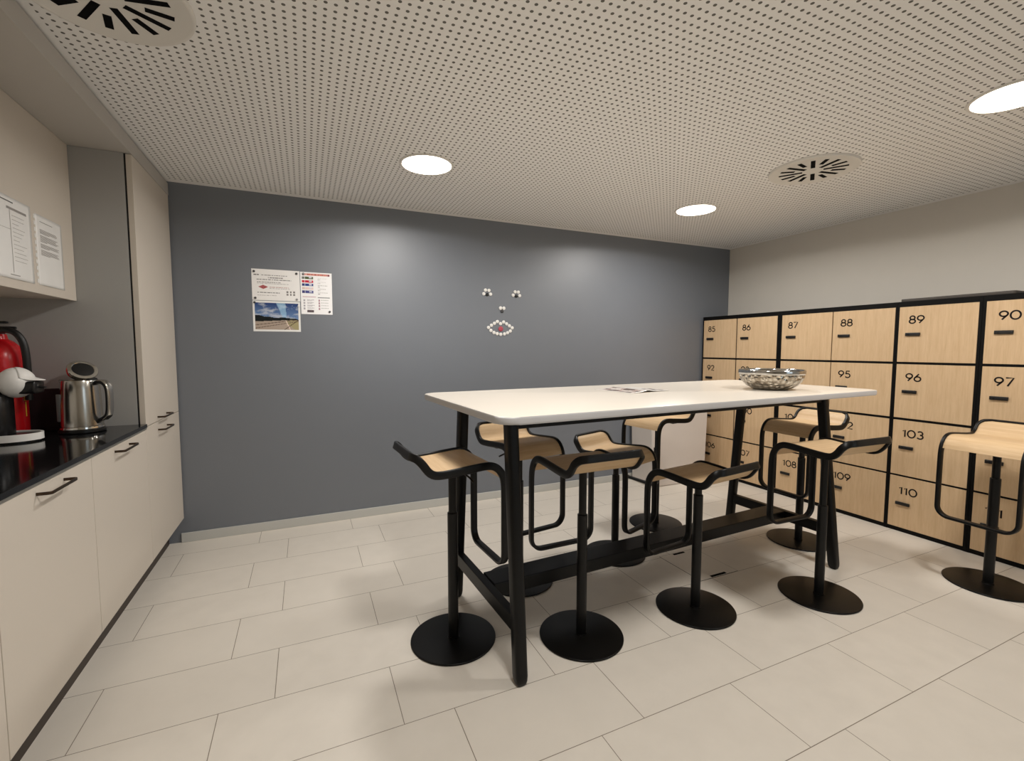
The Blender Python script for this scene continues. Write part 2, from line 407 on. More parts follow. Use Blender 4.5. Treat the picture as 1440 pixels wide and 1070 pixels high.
# ------------------------------------------------------------------ kettle, coffee machine, extinguisher, dark board
rv = Vector((0.913, -0.408, 0)); fv = Vector((0.408, 0.913, 0))
k = thing('electric_kettle', 'brushed steel electric kettle with open lid on the black worktop', 'kettle', (-0.200, -0.815, ZC), math.atan2(rv.y, rv.x))
lathe_ = lambda prof, seg=56: lathe(bmesh.new(), prof, seg, cap=False)
lab(auto(mesh_obj('power_base', lathe_([(0, 0.0003), (0.080, 0.0003), (0.084, 0.004), (0.084, 0.012), (0.078, 0.016), (0, 0.016)]), M['black_plastic'], k)), 'black power base')
lab(auto(mesh_obj('base_ring', lathe_([(0, 0.0165), (0.079, 0.0165), (0.081, 0.020), (0.080, 0.028), (0.078, 0.030), (0, 0.030)]), M['chrome'], k)), 'polished ring at the foot')
bm = lathe_([(0, 0.0305), (0.0765, 0.0305), (0.0765, 0.05), (0.0745, 0.12), (0.0705, 0.20), (0.0675, 0.236), (0.066, 0.241), (0.063, 0.241), (0.063, 0.225), (0.0, 0.06)])
auto(mesh_obj('body', bm, M['steel'], k), 30)
bm = bmesh.new()   # spout
ring = []
sp = [[(-0.058, 0.026, 0.238), (-0.090, 0.010, 0.242), (-0.096, 0.0, 0.243), (-0.090, -0.010, 0.242), (-0.058, -0.026, 0.238)],
      [(-0.064, 0.022, 0.205), (-0.078, 0.009, 0.215), (-0.081, 0.0, 0.216), (-0.078, -0.009, 0.215), (-0.064, -0.022, 0.205)],
      [(-0.068, 0.012, 0.165), (-0.0725, 0.005, 0.165), (-0.073, 0.0, 0.165), (-0.0725, -0.005, 0.165), (-0.068, -0.012, 0.165)]]
sv = [[bm.verts.new(q) for q in row_] for row_ in sp]
for a, b in zip(sv, sv[1:]):
    for i in range(4): bm.faces.new((a[i], a[i + 1], b[i + 1], b[i]))
ob = auto(mesh_obj('spout', bm, M['steel'], k), 50); sm = ob.modifiers.new('thick', 'SOLIDIFY'); sm.thickness = 0.0015
# water window strip on the camera side
lab(auto(mesh_obj('water_gauge', B(-0.054, -0.034, -0.0665, -0.060, 0.055, 0.18, bev=0.003), M['grey_plastic'], k)), 'grey water gauge')
hp = catmull([(0.060, 0, 0.222), (0.085, 0, 0.232), (0.112, 0, 0.226), (0.126, 0, 0.198), (0.128, 0, 0.14), (0.122, 0, 0.085), (0.104, 0, 0.066), (0.082, 0, 0.055), (0.070, 0, 0.045)], 6)
ob = lab(auto(mesh_obj('handle', sweep(bmesh.new(), hp, rrect(0.017, 0.024, 0.006), normals=[(0, 1, 0)] * 0 or [Vector((1, 0, 0.3))] * len(hp)), M['black_plastic'], k), 50), 'black handle with a steel back')
hb = catmull([(0.088, 0, 0.2405), (0.115, 0, 0.236), (0.1345, 0, 0.205), (0.1375, 0, 0.14), (0.131, 0, 0.082), (0.108, 0, 0.058)], 6)
hs = auto(mesh_obj('handle_cover', sweep(bmesh.new(), hb, rrect(0.007, 0.030, 0.003), normals=[Vector((1, 0, 0.3))] * len(hb)), M['steel'], ob), 50)
ax = Vector((0.66, -0.36, 0.66)).normalized().to_track_quat('Z', 'Y').to_matrix()
cen = Vector((0.010, 0.004, 0.284))
bm = lathe(bmesh.new(), [(0, -0.016), (0.048, -0.016), (0.055, -0.010), (0.057, 0.004), (0.054, 0.010), (0.041, 0.012), (0.039, 0.010)], 48, cen, ax, cap=False)
ld = lab(auto(mesh_obj('lid', bm, M['chrome'], k), 40), 'polished lid standing open')
lab(auto(mesh_obj('lid_window', lathe(bmesh.new(), [(0.039, 0.0098), (0.026, 0.0115), (0, 0.0125)], 40, cen, ax, cap=False), M['black_plastic'], ld), 40), 'black centre of the lid')
auto(mesh_obj('hinge', cyl(bmesh.new(), (0.056, -0.022, 0.2435), (0.056, 0.022, 0.2435), 0.008, 16, 0.001), M['black_plastic'], k))

cm = thing('coffee_machine', 'black and white pod coffee machine at the left edge of the worktop', 'coffee machine', (-0.43, -1.0, ZC), 0)
bm = bmesh.new()
prism(bm, [(x - 0.02, y) for x, y in rrect(0.20, 0.15, 0.05, 6)], 0.0003, 0.016, bev=0.004)
bodyp = [(x - 0.01, y) for x, y in rrect(0.16, 0.115, 0.045, 6)]
prism(bm, bodyp, 0.0155, 0.20, bev=0.01)
b2 = bmesh.new(); bmesh.ops.create_uvsphere(b2, u_segments=32, v_segments=18, radius=1)
for vv in b2.verts: vv.co = Vector((-0.02 + vv.co.x * 0.085, vv.co.y * 0.066, 0.235 + vv.co.z * 0.075))
join(bm, b2)
auto(mesh_obj('body', bm, M['black_plastic'], cm), 50)
b2 = bmesh.new(); bmesh.ops.create_uvsphere(b2, u_segments=48, v_segments=28, radius=1)
for vv in b2.verts:
    x, y, z_ = vv.co
    vv.co = Vector((0.090 + x * 0.058, y * 0.060, 0.246 + z_ * 0.063))
hd = lab(auto(mesh_obj('head', b2, M['white'], cm), 60), 'glossy white rounded head')
# visor: a curved shell over the front of the head with a lip
bm = bmesh.new(); K, L = 16, 10; g = []
for i in range(K + 1):
    a = -1.0 + 2.0 * i / K; rowv = []
    for j in range(L + 1):
        e = math.radians(84 - 66 * min(1.0, j / (L - 3)))
        q = Vector((0.086 + 0.0645 * math.cos(e) * math.cos(a), 0.0625 * math.cos(e) * math.sin(a), 0.246 + 0.0655 * math.sin(e)))
        if j > L - 3:
            f = (j - L + 3) / 3.0; q.x += 0.034 * f * math.cos(a); q.y *= 1 - 0.25 * f; q.z -= 0.010 * f
        rowv.append(bm.verts.new(q))
    g.append(rowv)
for i in range(K):
    for j in range(L): bm.faces.new((g[i][j], g[i + 1][j], g[i + 1][j + 1], g[i][j + 1]))
ob = lab(auto(mesh_obj('visor', bm, M['white'], cm), 60), 'white lifting lever over the head'); sm = ob.modifiers.new('thick', 'SOLIDIFY'); sm.thickness = 0.003
bm = B(0.100, 0.163, -0.040, 0.040, 0.200, 0.2515, bev=0.008, seg=3); box(bm, 0.160, 0.182, -0.012, 0.012, 0.222, 0.228, bev=0.002)
lab(auto(mesh_obj('pod_holder', bm, M['black_plastic'], cm), 40), 'black pod holder under the visor')
bm = bmesh.new()
o_ = [(0.056 + 0.106 * math.cos(a), 0.078 * math.sin(a)) for a in [2 * PI * q / 48 for q in range(48)]]
i_ = [(0.056 + 0.098 * math.cos(a), 0.070 * math.sin(a)) for a in [2 * PI * q / 48 for q in range(48)]]
vs = [[bm.verts.new((x, y, zz)) for x, y in oo] for oo, zz in ((o_, 0.0075), (o_, 0.036), (i_, 0.036), (i_, 0.0075))]
for r_ in range(4):
    a, b = vs[r_], vs[(r_ + 1) % 4]
    for q in range(48): bm.faces.new((a[q], a[(q + 1) % 48], b[(q + 1) % 48], b[q]))
tr = lab(auto(mesh_obj('drip_tray', bm, M['white'], cm), 40), 'white oval drip tray')
bm = bmesh.new(); prism(bm, i_, 0.001, 0.030)
lab(mesh_obj('drip_grid', bm, M['black_plastic'], tr), 'black drip grid')

ex = thing('fire_extinguisher', 'red fire extinguisher standing on the worktop behind the coffee machine', 'fire extinguisher', (-0.462, -0.815, ZC), 0)
bm = lathe_([(0, 0.0003), (0.066, 0.0003), (0.074, 0.006), (0.075, 0.02), (0.075, 0.33), (0.073, 0.36), (0.062, 0.395), (0.042, 0.418), (0.026, 0.428), (0.022, 0.45), (0, 0.45)], 40)
auto(mesh_obj('cylinder', bm, M['red'], ex), 40)
bm = lathe_([(0, 0.4505), (0.018, 0.4505), (0.018, 0.475), (0, 0.475)], 20); box(bm, -0.05, 0.055, -0.010, 0.010, 0.472, 0.484, bev=0.003); box(bm, -0.055, 0.03, -0.010, 0.010, 0.496, 0.507, bev=0.003)
lab(auto(mesh_obj('valve', bm, M['black_plastic'], ex), 40), 'black valve with squeeze levers')
hp = catmull([(0.0, -0.020, 0.462), (0.03, -0.036, 0.468), (0.068, -0.046, 0.458), (0.092, -0.046, 0.42), (0.100, -0.044, 0.36), (0.100, -0.04, 0.28), (0.098, -0.036, 0.20), (0.096, -0.034, 0.16)], 6)
lab(auto(mesh_obj('hose', sweep(bmesh.new(), hp, circle_sec(0.0135, 12)), M['rubber'], ex), 60), 'thick black hose')
bm = bmesh.new()
for (a0, a1, z0, z1) in ((-0.26, -0.05, 0.155, 0.195), (-0.20, -0.12, 0.085, 0.15)):
    K = 5
    lo = [bm.verts.new((0.0757 * math.cos(a0 + (a1 - a0) * i / K), 0.0757 * math.sin(a0 + (a1 - a0) * i / K), z0)) for i in range(K + 1)]
    hi = [bm.verts.new((0.0757 * math.cos(a0 + (a1 - a0) * i / K), 0.0757 * math.sin(a0 + (a1 - a0) * i / K), z1)) for i in range(K + 1)]
    for i in range(K): bm.faces.new((lo[i], lo[i + 1], hi[i + 1], hi[i]))
lab(mesh_obj('label', bm, M['yellow'], ex), 'yellow printed label')

dbx = thing('dark_box', 'low dark wine-coloured box standing against the side panel behind the kettle', 'box', (-0.42, -0.698, ZC))
bm = bmesh.new()
box(bm, -0.155, 0.155, -0.027, -0.0235, 0.0003, 0.196, bev=0.001); box(bm, -0.155, 0.155, 0.0235, 0.027, 0.0003, 0.196, bev=0.001)
box(bm, -0.155, -0.1515, -0.0233, 0.0233, 0.0003, 0.196, bev=0.001); box(bm, 0.1515, 0.155, -0.0233, 0.0233, 0.0003, 0.196, bev=0.001)
box(bm, -0.151, 0.151, -0.0232, 0.0232, 0.0003, 0.004)
mesh_obj('body', bm, M['dark_box'], dbx)

# ------------------------------------------------------------------ posters and magnets on the blue wall
def add_col(ob, fn):
    me = ob.data; ca = me.color_attributes.new('Col', 'FLOAT_COLOR', 'CORNER')
    for poly in me.polygons:
        c = fn(poly.center)
        for li in poly.loop_indices: ca.data[li].color = c
def printed(name, label, cat, x0, x1, z0, z1, nx, nz, fn, mname='print', tilt=0.0):
    """a sheet on the blue wall: fn(u, v) gives the printed colour"""
    t = thing(name, label, cat, ((x0 + x1) / 2, YW - 0.0004, z0), 0); t.rotation_euler = (0, tilt, 0)
    w, h = x1 - x0, z1 - z0
    bm = bmesh.new(); g = [[bm.verts.new((-w / 2 + w * i / nx, -0.0008, h * j / nz)) for j in range(nz + 1)] for i in range(nx + 1)]
    for i in range(nx):
        for j in range(nz): bm.faces.new((g[i][j], g[i + 1][j], g[i + 1][j + 1], g[i][j + 1]))
    ob = mesh_obj('sheet', bm, M[mname], t)
    add_col(ob, lambda c: fn((c.x + w / 2) / w, c.z / h))
    sm = ob.modifiers.new('thick', 'SOLIDIFY'); sm.thickness = 0.0005; sm.offset = -1
    return t
def inb(u, v, a): return a[0] <= u <= a[1] and a[2] <= v <= a[3]
rn = random.Random(11)
WHITE = rgb(246, 244, 242)
def word_row(u0, u1, v0, v1, col, seed):
    r = random.Random(seed); out = []; u = u0
    while u < u1:
        l = r.uniform(0.02, 0.07); out.append((u, min(u + l, u1), v0, v1, col)); u += l + 0.012
    return out
G1, G2, RD = rgb(150, 146, 146), rgb(120, 118, 118), rgb(160, 52, 60)
A = []
for (u0, u1, v, hh, c_) in ((0.04, 0.15, .80, .035, G2), (.20, .73, .795, .03, G1), (.33, .64, .72, .025, G1), (.10, .82, .655, .022, G2), (.11, .60, .575, .02, G1),
                            (.11, .76, .53, .022, G1), (.36, .76, .42, .02, rgb(200, 170, 168)), (.36, .78, .375, .02, G1), (.11, .57, .24, .022, G2), (.11, .50, .15, .02, G1)):
    A += word_row(u0, u1, v, v + hh, c_, int(u1 * 997 + v * 31))
for i in range(3):
    for j in range(2): A.append((.71 + .07 * i, .75 + .07 * i, .175 + .085 * j, .235 + .085 * j, rgb(134, 130, 128)))
def poster_fn(u, v):
    if v > .36 and v < .50 and .13 < u < .33:
        q = abs(u - .23) / .10 + abs(v - .43) / .068
        if q < 1 and (int(u * 160) + int(v * 90)) % 4: return RD
        if q < 1: return rgb(206, 150, 146)
    for a in A:
        if inb(u, v, a): return a[4]
    return WHITE
printed('wall_notice', 'landscape white notice with a red logo pinned high on the blue wall', 'notice', 0.4405, 0.7365, 1.607, 1.817, 120, 84, poster_fn)
from mathutils import noise as mnoise
SK1, SK2 = rgb(44, 66, 120), rgb(104, 136, 182)
def photo_fn(u, v):
    if u < .045 or u > .955 or v < .06 or v > .93: return rgb(240, 240, 238)
    u2 = (u - .045) / .91; v2 = (v - .06) / .87
    hz = .42 + .10 * (1 - u2) + .012 * math.sin(23 * u2) + .02 * math.sin(9 * u2 + 1)
    base = .30 + .09 * u2
    if v2 > hz + .0:
        f = (v2 - hz) / (1 - hz)
        c = [SK2[i] * (1 - f) + SK1[i] * f for i in range(3)]
        cl = mnoise.fractal(Vector((u2 * 4.0, v2 * 7.0, 1.7)), 0.6, 2.1, 5) + .35 * (1 - f) - .1 * f
        k_ = max(0.0, min(1.0, (cl - .05) * 1.3)) * .75
        c = [c[i] * (1 - k_) + k_ * rgb(200, 206, 216)[i] for i in range(3)]
        if abs(u2 - (.68 - .16 * (v2 - .45))) < .035 + .12 * (v2 - .4) and u2 < .77: c = [c[i] * .45 + .55 * rgb(170, 214, 244)[i] for i in range(3)]
        return (*c, 1)
    if v2 > base:
        if u2 > .80 and v2 > base + .06: return rgb(176, 186, 196)
        return rgb(26, 32, 34)
    c = rgb(176, 160, 146)
    if u2 > .62 + .9 * (.34 - v2) and u2 > .7: c = rgb(168, 158, 120)
    if abs(u2 - (.66 + .9 * v2)) < .012: return rgb(78, 58, 46)
    if abs(v2 - (.05 + .28 * u2)) < .012 or abs(v2 - (.17 + .22 * u2)) < .014: c = rgb(118, 102, 92)
    if abs(u2 - (.80 - .28 * v2)) < .014: c = rgb(226, 206, 194)
    return c
printed('wall_photo', 'glossy colour photo print of blue sky over a road, pinned below the landscape notice', 'photo print', 0.4405, 0.7340, 1.395, 1.6035, 96, 64, photo_fn, 'gloss_print')
Bk = [(.06, .93, .925, .972, rgb(226, 170, 160)), (.06, .12, .925, .972, rgb(84, 34, 46)), (.87, .92, .925, .965, rgb(110, 40, 60))]
for i in range(16):
    Bk.append((.22 + .04 * i, .245 + .04 * i, .932, .966, rgb(206, 104, 84) if i % 3 else rgb(150, 70, 62)))
for j, (c1, c2) in enumerate(((rgb(120, 122, 116), rgb(78, 92, 52)), (rgb(206, 58, 76), rgb(204, 44, 66)), (rgb(58, 64, 120), rgb(44, 68, 140)), (rgb(226, 206, 196), rgb(240, 214, 208)), (rgb(66, 64, 122), rgb(74, 78, 140)))):
    v0 = .835 - .083 * j
    Bk += [(.05, .13, v0, v0 + .058, c1), (.15, .27, v0 + .008, v0 + .056, c2), (.27, .36, v0 + .02, v0 + .05, rgb(224, 224, 236)), (.15, .40, v0, v0 + .058, c2)]
for j in range(5):
    v0 = .855 - .085 * j; Bk += word_row(.54, .86 - .06 * (j % 2), v0, v0 + .012, rgb(190, 188, 186), j) + word_row(.54, .62, v0 - .035, v0 - .018, rgb(170, 168, 168), j + 50)
Bk += [(.06, .48, .405, .425, rgb(196, 150, 160)), (.53, .92, .39, .415, rgb(140, 142, 144)), (.84, .92, .39, .415, rgb(70, 72, 74))]
for j in range(4):
    v0 = .335 - .065 * j; Bk += word_row(.20, .42, v0, v0 + .018, rgb(176, 174, 180), j + 9) + word_row(.20, .36, v0 - .022, v0 - .008, rgb(190, 188, 192), j + 19) + [(.08, .13, v0 - .03, v0 + .015, rgb(176, 174, 180))]
    Bk += word_row(.63, .88, v0, v0 + .014, rgb(184, 188, 184), j + 29) + [(.56, .60, v0 - .03, v0 + .02, rgb(170, 130, 142))]
Bk += [(.19, .40, .045, .10, rgb(96, 84, 88)), (.22, .30, .055, .09, rgb(196, 120, 136)), (.31, .37, .055, .09, rgb(150, 70, 78))]
def emer_fn(u, v):
    for a in reversed(Bk[:3]):
        if inb(u, v, a) and not (a is Bk[0]): return a[4]
    for a in Bk[3:]:
        if inb(u, v, a): return a[4]
    if inb(u, v, Bk[0]): return Bk[0][4]
    return rgb(251, 250, 251)
printed('wall_notice', 'portrait emergency information sheet with coloured bars, right of the landscape notice', 'notice', 0.7405, 0.9460, 1.521, 1.8145, 90, 140, emer_fn)
# the right sheet is A4 portrait; all three hang from flat magnets
def magnet(name, label, x, z, m_, r=0.0115, group=None, off=0.0002):
    bm = bmesh.new(); ax = Matrix.Rotation(PI / 2, 3, 'X')
    prof = [(0, 0), (r * .96, 0), (r, 0.001), (r, 0.005), (r * .82, 0.0072), (r * .5, 0.0078), (0, 0.008)]
    lathe(bm, prof, 24, (0, 0, 0), ax, cap=False)
    o = auto(mesh_obj(name, bm, m_, None, loc=(x, YW - off, z)), 40)
    return tag(o, label, 'magnet', group)
for lb, x, z, mm in (('dark grey magnet at the top left corner of the landscape notice', 0.456, 1.799, 'magnet_grey'), ('grey magnet at the top right corner of the landscape notice', 0.717, 1.799, 'magnet_grey'),
                     ('dark grey magnet at the bottom left corner of the landscape notice', 0.459, 1.621, 'magnet_grey'), ('pale grey magnet at the bottom right corner of the landscape notice', 0.715, 1.620, 'magnet_pale'),
                     ('white magnet at the top right corner of the colour photo', 0.725, 1.574, 'white'), ('dark green-grey magnet at the top left corner of the colour photo', 0.453, 1.590, 'magnet_grey'),
                     ('pale grey magnet over the red header of the emergency sheet', 0.761, 1.802, 'magnet_pale'), ('dark grey magnet at the bottom right corner of the emergency sheet', 0.927, 1.541, 'magnet_grey')):
    magnet('round_magnet', lb, x, z, M[mm], 0.0075, 'magnets holding the notices')
for (x, z), lb in zip(((2.126, 1.758), (2.157, 1.757), (2.111, 1.727), (2.171, 1.727)),
                      ('upper left', 'upper right', 'lower left', 'lower right')):
    magnet('round_magnet', 'white magnet, %s of the four over the left eye of the magnet face' % lb, x * 1.0, z, M['white'], 0.0138, 'white magnets of the magnet face')
for (x, z), lb in zip(((2.394, 1.757), (2.424, 1.756), (2.376, 1.729), (2.436, 1.727)),
                      ('upper left', 'upper right', 'lower left', 'lower right')):
    magnet('round_magnet', 'white magnet, %s of the four over the right eye of the magnet face' % lb, x, z, M['white'], 0.0138, 'white magnets of the magnet face')
magnet('round_magnet', 'black round magnet under the white arch of the left eye', 2.141, 1.722, M['black_plastic'], 0.0138)
magnet('round_magnet', 'black round magnet under the white arch of the right eye', 2.406, 1.722, M['black_plastic'], 0.0138)
magnet('round_magnet', 'left white magnet of the nose on the magnet face', 2.2605, 1.616, M['white'], 0.0145, 'white magnets of the magnet face')
magnet('round_magnet', 'right white magnet of the nose on the magnet face', 2.2905, 1.616, M['white'], 0.0145, 'white magnets of the magnet face')
magnet('round_magnet', 'grey round magnet just under the two white nose magnets', 2.274, 1.590, M['magnet_grey'], 0.0138)
mouth = [(2.152, 1.452), (2.178, 1.471), (2.205, 1.488), (2.232, 1.503), (2.260, 1.486), (2.288, 1.500), (2.315, 1.486), (2.341, 1.470), (2.367, 1.453), (2.350, 1.426), (2.324, 1.411), (2.296, 1.401), (2.262, 1.397), (2.230, 1.402), (2.201, 1.411), (2.173, 1.428)]
od = ['leftmost', 'second', 'third', 'fourth', 'fifth', 'sixth', 'seventh', 'eighth']
for i, (x, z) in enumerate(mouth):
    if i == 0: lb = 'white round magnet at the left corner of the mouth-shaped ring'
    elif i == 8: lb = 'white round magnet at the right corner of the mouth-shaped ring'
    elif i < 8: lb = 'white magnet, %s from the left in the upper lip of the magnet mouth' % ('first', 'second', 'third', 'fourth', 'fifth', 'sixth', 'seventh')[i - 1]
    else: lb = 'white magnet, %s from the right in the lower lip of the magnet mouth' % ('first', 'second', 'third', 'fourth', 'fifth', 'sixth', 'seventh')[i - 9]
    magnet('round_magnet', lb, x, z, M['white'], 0.0142, 'white magnets of the magnet face')
magnet('round_magnet', 'flat dusty red magnet in the middle of the mouth-shaped ring', 2.262, 1.443, M['red_card'], 0.021)

# ------------------------------------------------------------------ high table
TC = Vector((2.492, -1.662, 0)); TR = math.radians(2.7)
tb = thing('high_table', 'long white high table on a black trestle frame', 'table', TC, TR)
TL, TW, TZ = 2.345, 0.962, 1.05
bm = bmesh.new(); prism(bm, rrect(TL, TW, 0.065, 8), TZ - 0.027, TZ, bev=0.006, seg=3)
ob = mesh_obj('tabletop', bm, [M['top_white'], M['top_edge']], tb)
for f in ob.data.polygons:
    if f.normal.z < 0.9: f.material_index = 1
auto(ob, 40)
UZ = TZ - 0.0275
def leg(fx, fy, tx, ty):
    bm = bmesh.new(); N = 10
    p0 = Vector((fx, fy, 0.0)); p1 = Vector((tx, ty, UZ)); pts = []; secs = []
    b = bmesh.new(); rings = []
    zs = [0.0, 0.006, 0.016, 0.035] + [0.035 + (UZ - 0.035) * i / 6 for i in range(1, 7)]
    for zz in zs:
        q = p0 + (p1 - p0) * (zz / UZ)
        s = 1.0 if zz >= 0.035 else (0.62, 0.80, 0.93, 1.0)[zs.index(zz)]
        rings.append([bm.verts.new((q.x + x * (1 if zz >= .035 else s), q.y + y * s, zz)) for x, y in rrect(0.050, 0.050, 0.012, 3)])
    K = len(rings[0])
    for a, c_ in zip(rings, rings[1:]):
        for i in range(K): bm.faces.new((a[i], a[(i + 1) % K], c_[(i + 1) % K], c_[i]))
    bm.faces.new(rings[0]); bm.faces.new(rings[-1])
    return auto(mesh_obj('leg', bm, M['black_wood'], tb), 35)
FXL, FXR, FY, TXL, TXR, TY, TYF = -1.035, 1.035, 0.352, -1.025, 1.025, 0.268, 0.246
leg(FXL, -FY, TXL, -TYF); leg(FXL, FY, TXL, TY); leg(FXR, -FY, TXR, -TYF); leg(FXR, FY, TXR, TY)
RZ0, RZ1 = 0.188, 0.250
for sx, fx, tx in ((-1, FXL, TXL), (1, FXR, TXR)):
    xm = fx + (tx - fx) * (0.22 / UZ); ym = FY + (TY - FY) * (0.22 / UZ) - 0.022
    mesh_obj('side_rail', B(xm - 0.018, xm + 0.018, -ym, ym, RZ0, RZ1, bev=0.003), M['black_wood'], tb)
    mesh_obj('top_rail', B(tx - 0.018, tx + 0.018, -TYF + 0.022, TY - 0.022, UZ - 0.04, UZ, bev=0.002), M['black_wood'], tb)
xa, xb = FXL + 0.018 + 0.006, FXR - 0.018 - 0.006
mesh_obj('footrest_beam', B(xa, xb, -0.062, 0.062, RZ0 + 0.001, RZ1 + 0.001, bev=0.004), M['black_wood'], tb)
for s in (-1, 1):
    mesh_obj('apron_rail', B(TXL + 0.02, TXR - 0.02, (TY if s > 0 else -TYF) - 0.016, (TY if s > 0 else -TYF) + 0.016, UZ - 0.056, UZ, bev=0.002), M['black_wood'], tb)

# bowl
bw = thing('metal_bowl', 'hammered silver metal bowl on the right half of the white high table', 'bowl', (3.165, -1.800, TZ + 0.0004), 0)
prof = [(0, 0.0), (0.082, 0.0), (0.100, 0.006), (0.128, 0.022), (0.149, 0.044), (0.161, 0.068), (0.164, 0.086)]
inner = [(0.161, 0.086), (0.157, 0.070), (0.141, 0.048), (0.120, 0.026), (0.094, 0.010), (0.07, 0.005), (0, 0.005)]
auto(mesh_obj('body', lathe_(prof + inner, 64), M['silver'], bw), 60)
rim = lathe_([(0.1645, 0.0862), (0.1675, 0.089), (0.1685, 0.095), (0.1680, 0.106), (0.1665, 0.1105), (0.164, 0.112), (0.1615, 0.1105), (0.160, 0.104), (0.1605, 0.0862), (0.1645, 0.0862)], 64)
lab(auto(mesh_obj('rim', rim, M['silver_plain'], bw), 60), 'smooth polished rim band')
# leaflet
lf = thing('magazine', 'open magazine with a dark picture lying on the white high table', 'magazine', (2.400, -1.535, TZ + 0.0004), math.radians(8))
bm = bmesh.new(); nx, ny = 40, 28; w, h = 0.30, 0.27; g = []
for i in range(nx + 1):
    u = i / nx; zz = 0.0012 + 0.006 * math.exp(-((u - .42) / .12) ** 2) + 0.003 * abs(math.sin(3.1 * u))
    g.append([bm.verts.new((-w / 2 + w * u, -h / 2 + h * j / ny, zz)) for j in range(ny + 1)])
for i in range(nx):
    for j in range(ny): bm.faces.new((g[i][j], g[i + 1][j], g[i + 1][j + 1], g[i][j + 1]))
ob = mesh_obj('pages', bm, M['gloss_print'], lf, smooth=True)
def mag_fn(c):
    u, v = c.x / w + .5, c.y / h + .5
    if abs(u - .42) < .012: return rgb(206, 200, 192)
    if u < .42:
        if .06 < v < .94 and u > .04:
            f = math.sin(18 * u + 4 * v) * math.sin(9 * v - 6 * u)
            return rgb(98, 84, 76) if f > .25 else (rgb(176, 158, 150) if f > -.3 else rgb(214, 206, 200))
        return rgb(222, 216, 210)
    if u > .74 and .1 < v < .55: return rgb(110, 100, 96) if math.sin(30 * u) * math.sin(22 * v) > .1 else rgb(200, 192, 186)
    if int(v * 26) % 2 and .5 < u < .72 and .2 < v < .9: return rgb(190, 186, 182)
    return rgb(230, 226, 220)
add_col(ob, mag_fn); sm = ob.modifiers.new('thick', 'SOLIDIFY'); sm.thickness = 0.001

# ------------------------------------------------------------------ bar stools
# seat profile (y, z) from the raised back lip to the footrest, y forward
PROF = catmull([Vector((-0.214, 0, 0.077)), Vector((-0.199, 0, 0.071)), Vector((-0.180, 0, 0.050)), Vector((-0.160, 0, 0.022)), Vector((-0.138, 0, 0.005)), Vector((-0.108, 0, 0.000)),
                Vector((-0.05, 0, 0.003)), Vector((0.03, 0, 0.010)), Vector((0.085, 0, 0.0135)), Vector((0.117, 0, 0.009)), Vector((0.143, 0, -0.008)),
                Vector((0.161, 0, -0.036)), Vector((0.1695, 0, -0.072)), Vector((0.1715, 0, -0.13)), Vector((0.1715, 0, -0.28)), Vector((0.1715, 0, -0.428))], 6)
PROF = [(q.x, q.z) for q in PROF]
ARC = [0.0]
for a, b in zip(PROF, PROF[1:]): ARC.append(ARC[-1] + math.hypot(b[0] - a[0], b[1] - a[1]))
S_END = ARC[-1]
def prof_at(s):
    s = max(0.0, min(S_END, s))
    for i in range(len(ARC) - 1):
        if s <= ARC[i + 1] + 1e-9:
            t = (s - ARC[i]) / (ARC[i + 1] - ARC[i]); a, b = PROF[i], PROF[i + 1]
            return a[0] + (b[0] - a[0]) * t, a[1] + (b[1] - a[1]) * t
def prof_n(s):
    a, b = prof_at(s - 0.006), prof_at(s + 0.006); ty, tz = b[0] - a[0], b[1] - a[1]; L = math.hypot(ty, tz)
    return Vector((0, -tz / L, ty / L))      # upward seat normal; forward on the vertical part
S_FRONT = next(ARC[i] for i in range(len(PROF)) if PROF[i][1] < -0.048 and PROF[i][0] > 0.1)
HW = 0.164
def loop_xy():
    rl_, rf = 0.050, 0.055; out = []
    def arc(cx, cs, r, a0, a1, k=9): return [(cx + r * math.cos(a0 + (a1 - a0) * i / k), cs + r * math.sin(a0 + (a1 - a0) * i / k)) for i in range(k + 1)]
    out += arc(HW - rl_, rl_, rl_, -PI / 2, 0)
    nn = 54; s0, s1 = rl_, S_END - rf
    out += [(HW, s0 + (s1 - s0) * i / nn) for i in range(1, nn)]
    out += arc(HW - rf, S_END - rf, rf, 0, PI / 2)
    out += [(HW - rf - (2 * HW - 2 * rf) * i / 6, S_END) for i in range(1, 6)]
    out += arc(-HW + rf, S_END - rf, rf, PI / 2, PI)
    out += [(-HW, s1 + (s0 - s1) * i / nn) for i in range(1, nn)]
    out += arc(-HW + rl_, rl_, rl_, PI, 1.5 * PI)
    out += [(-HW + rl_ + (2 * HW - 2 * rl_) * i / 6, 0.0) for i in range(1, 6)]
    return out
LOOP = loop_xy()
def frame_bm(h):
    pts, nrm = [], []
    for x, s in LOOP:
        y, z = prof_at(s); pts.append((x, y, h + z)); nrm.append(prof_n(s))
    return sweep(bmesh.new(), pts, rrect(0.032, 0.0155, 0.004, 2), closed=True, normals=nrm)
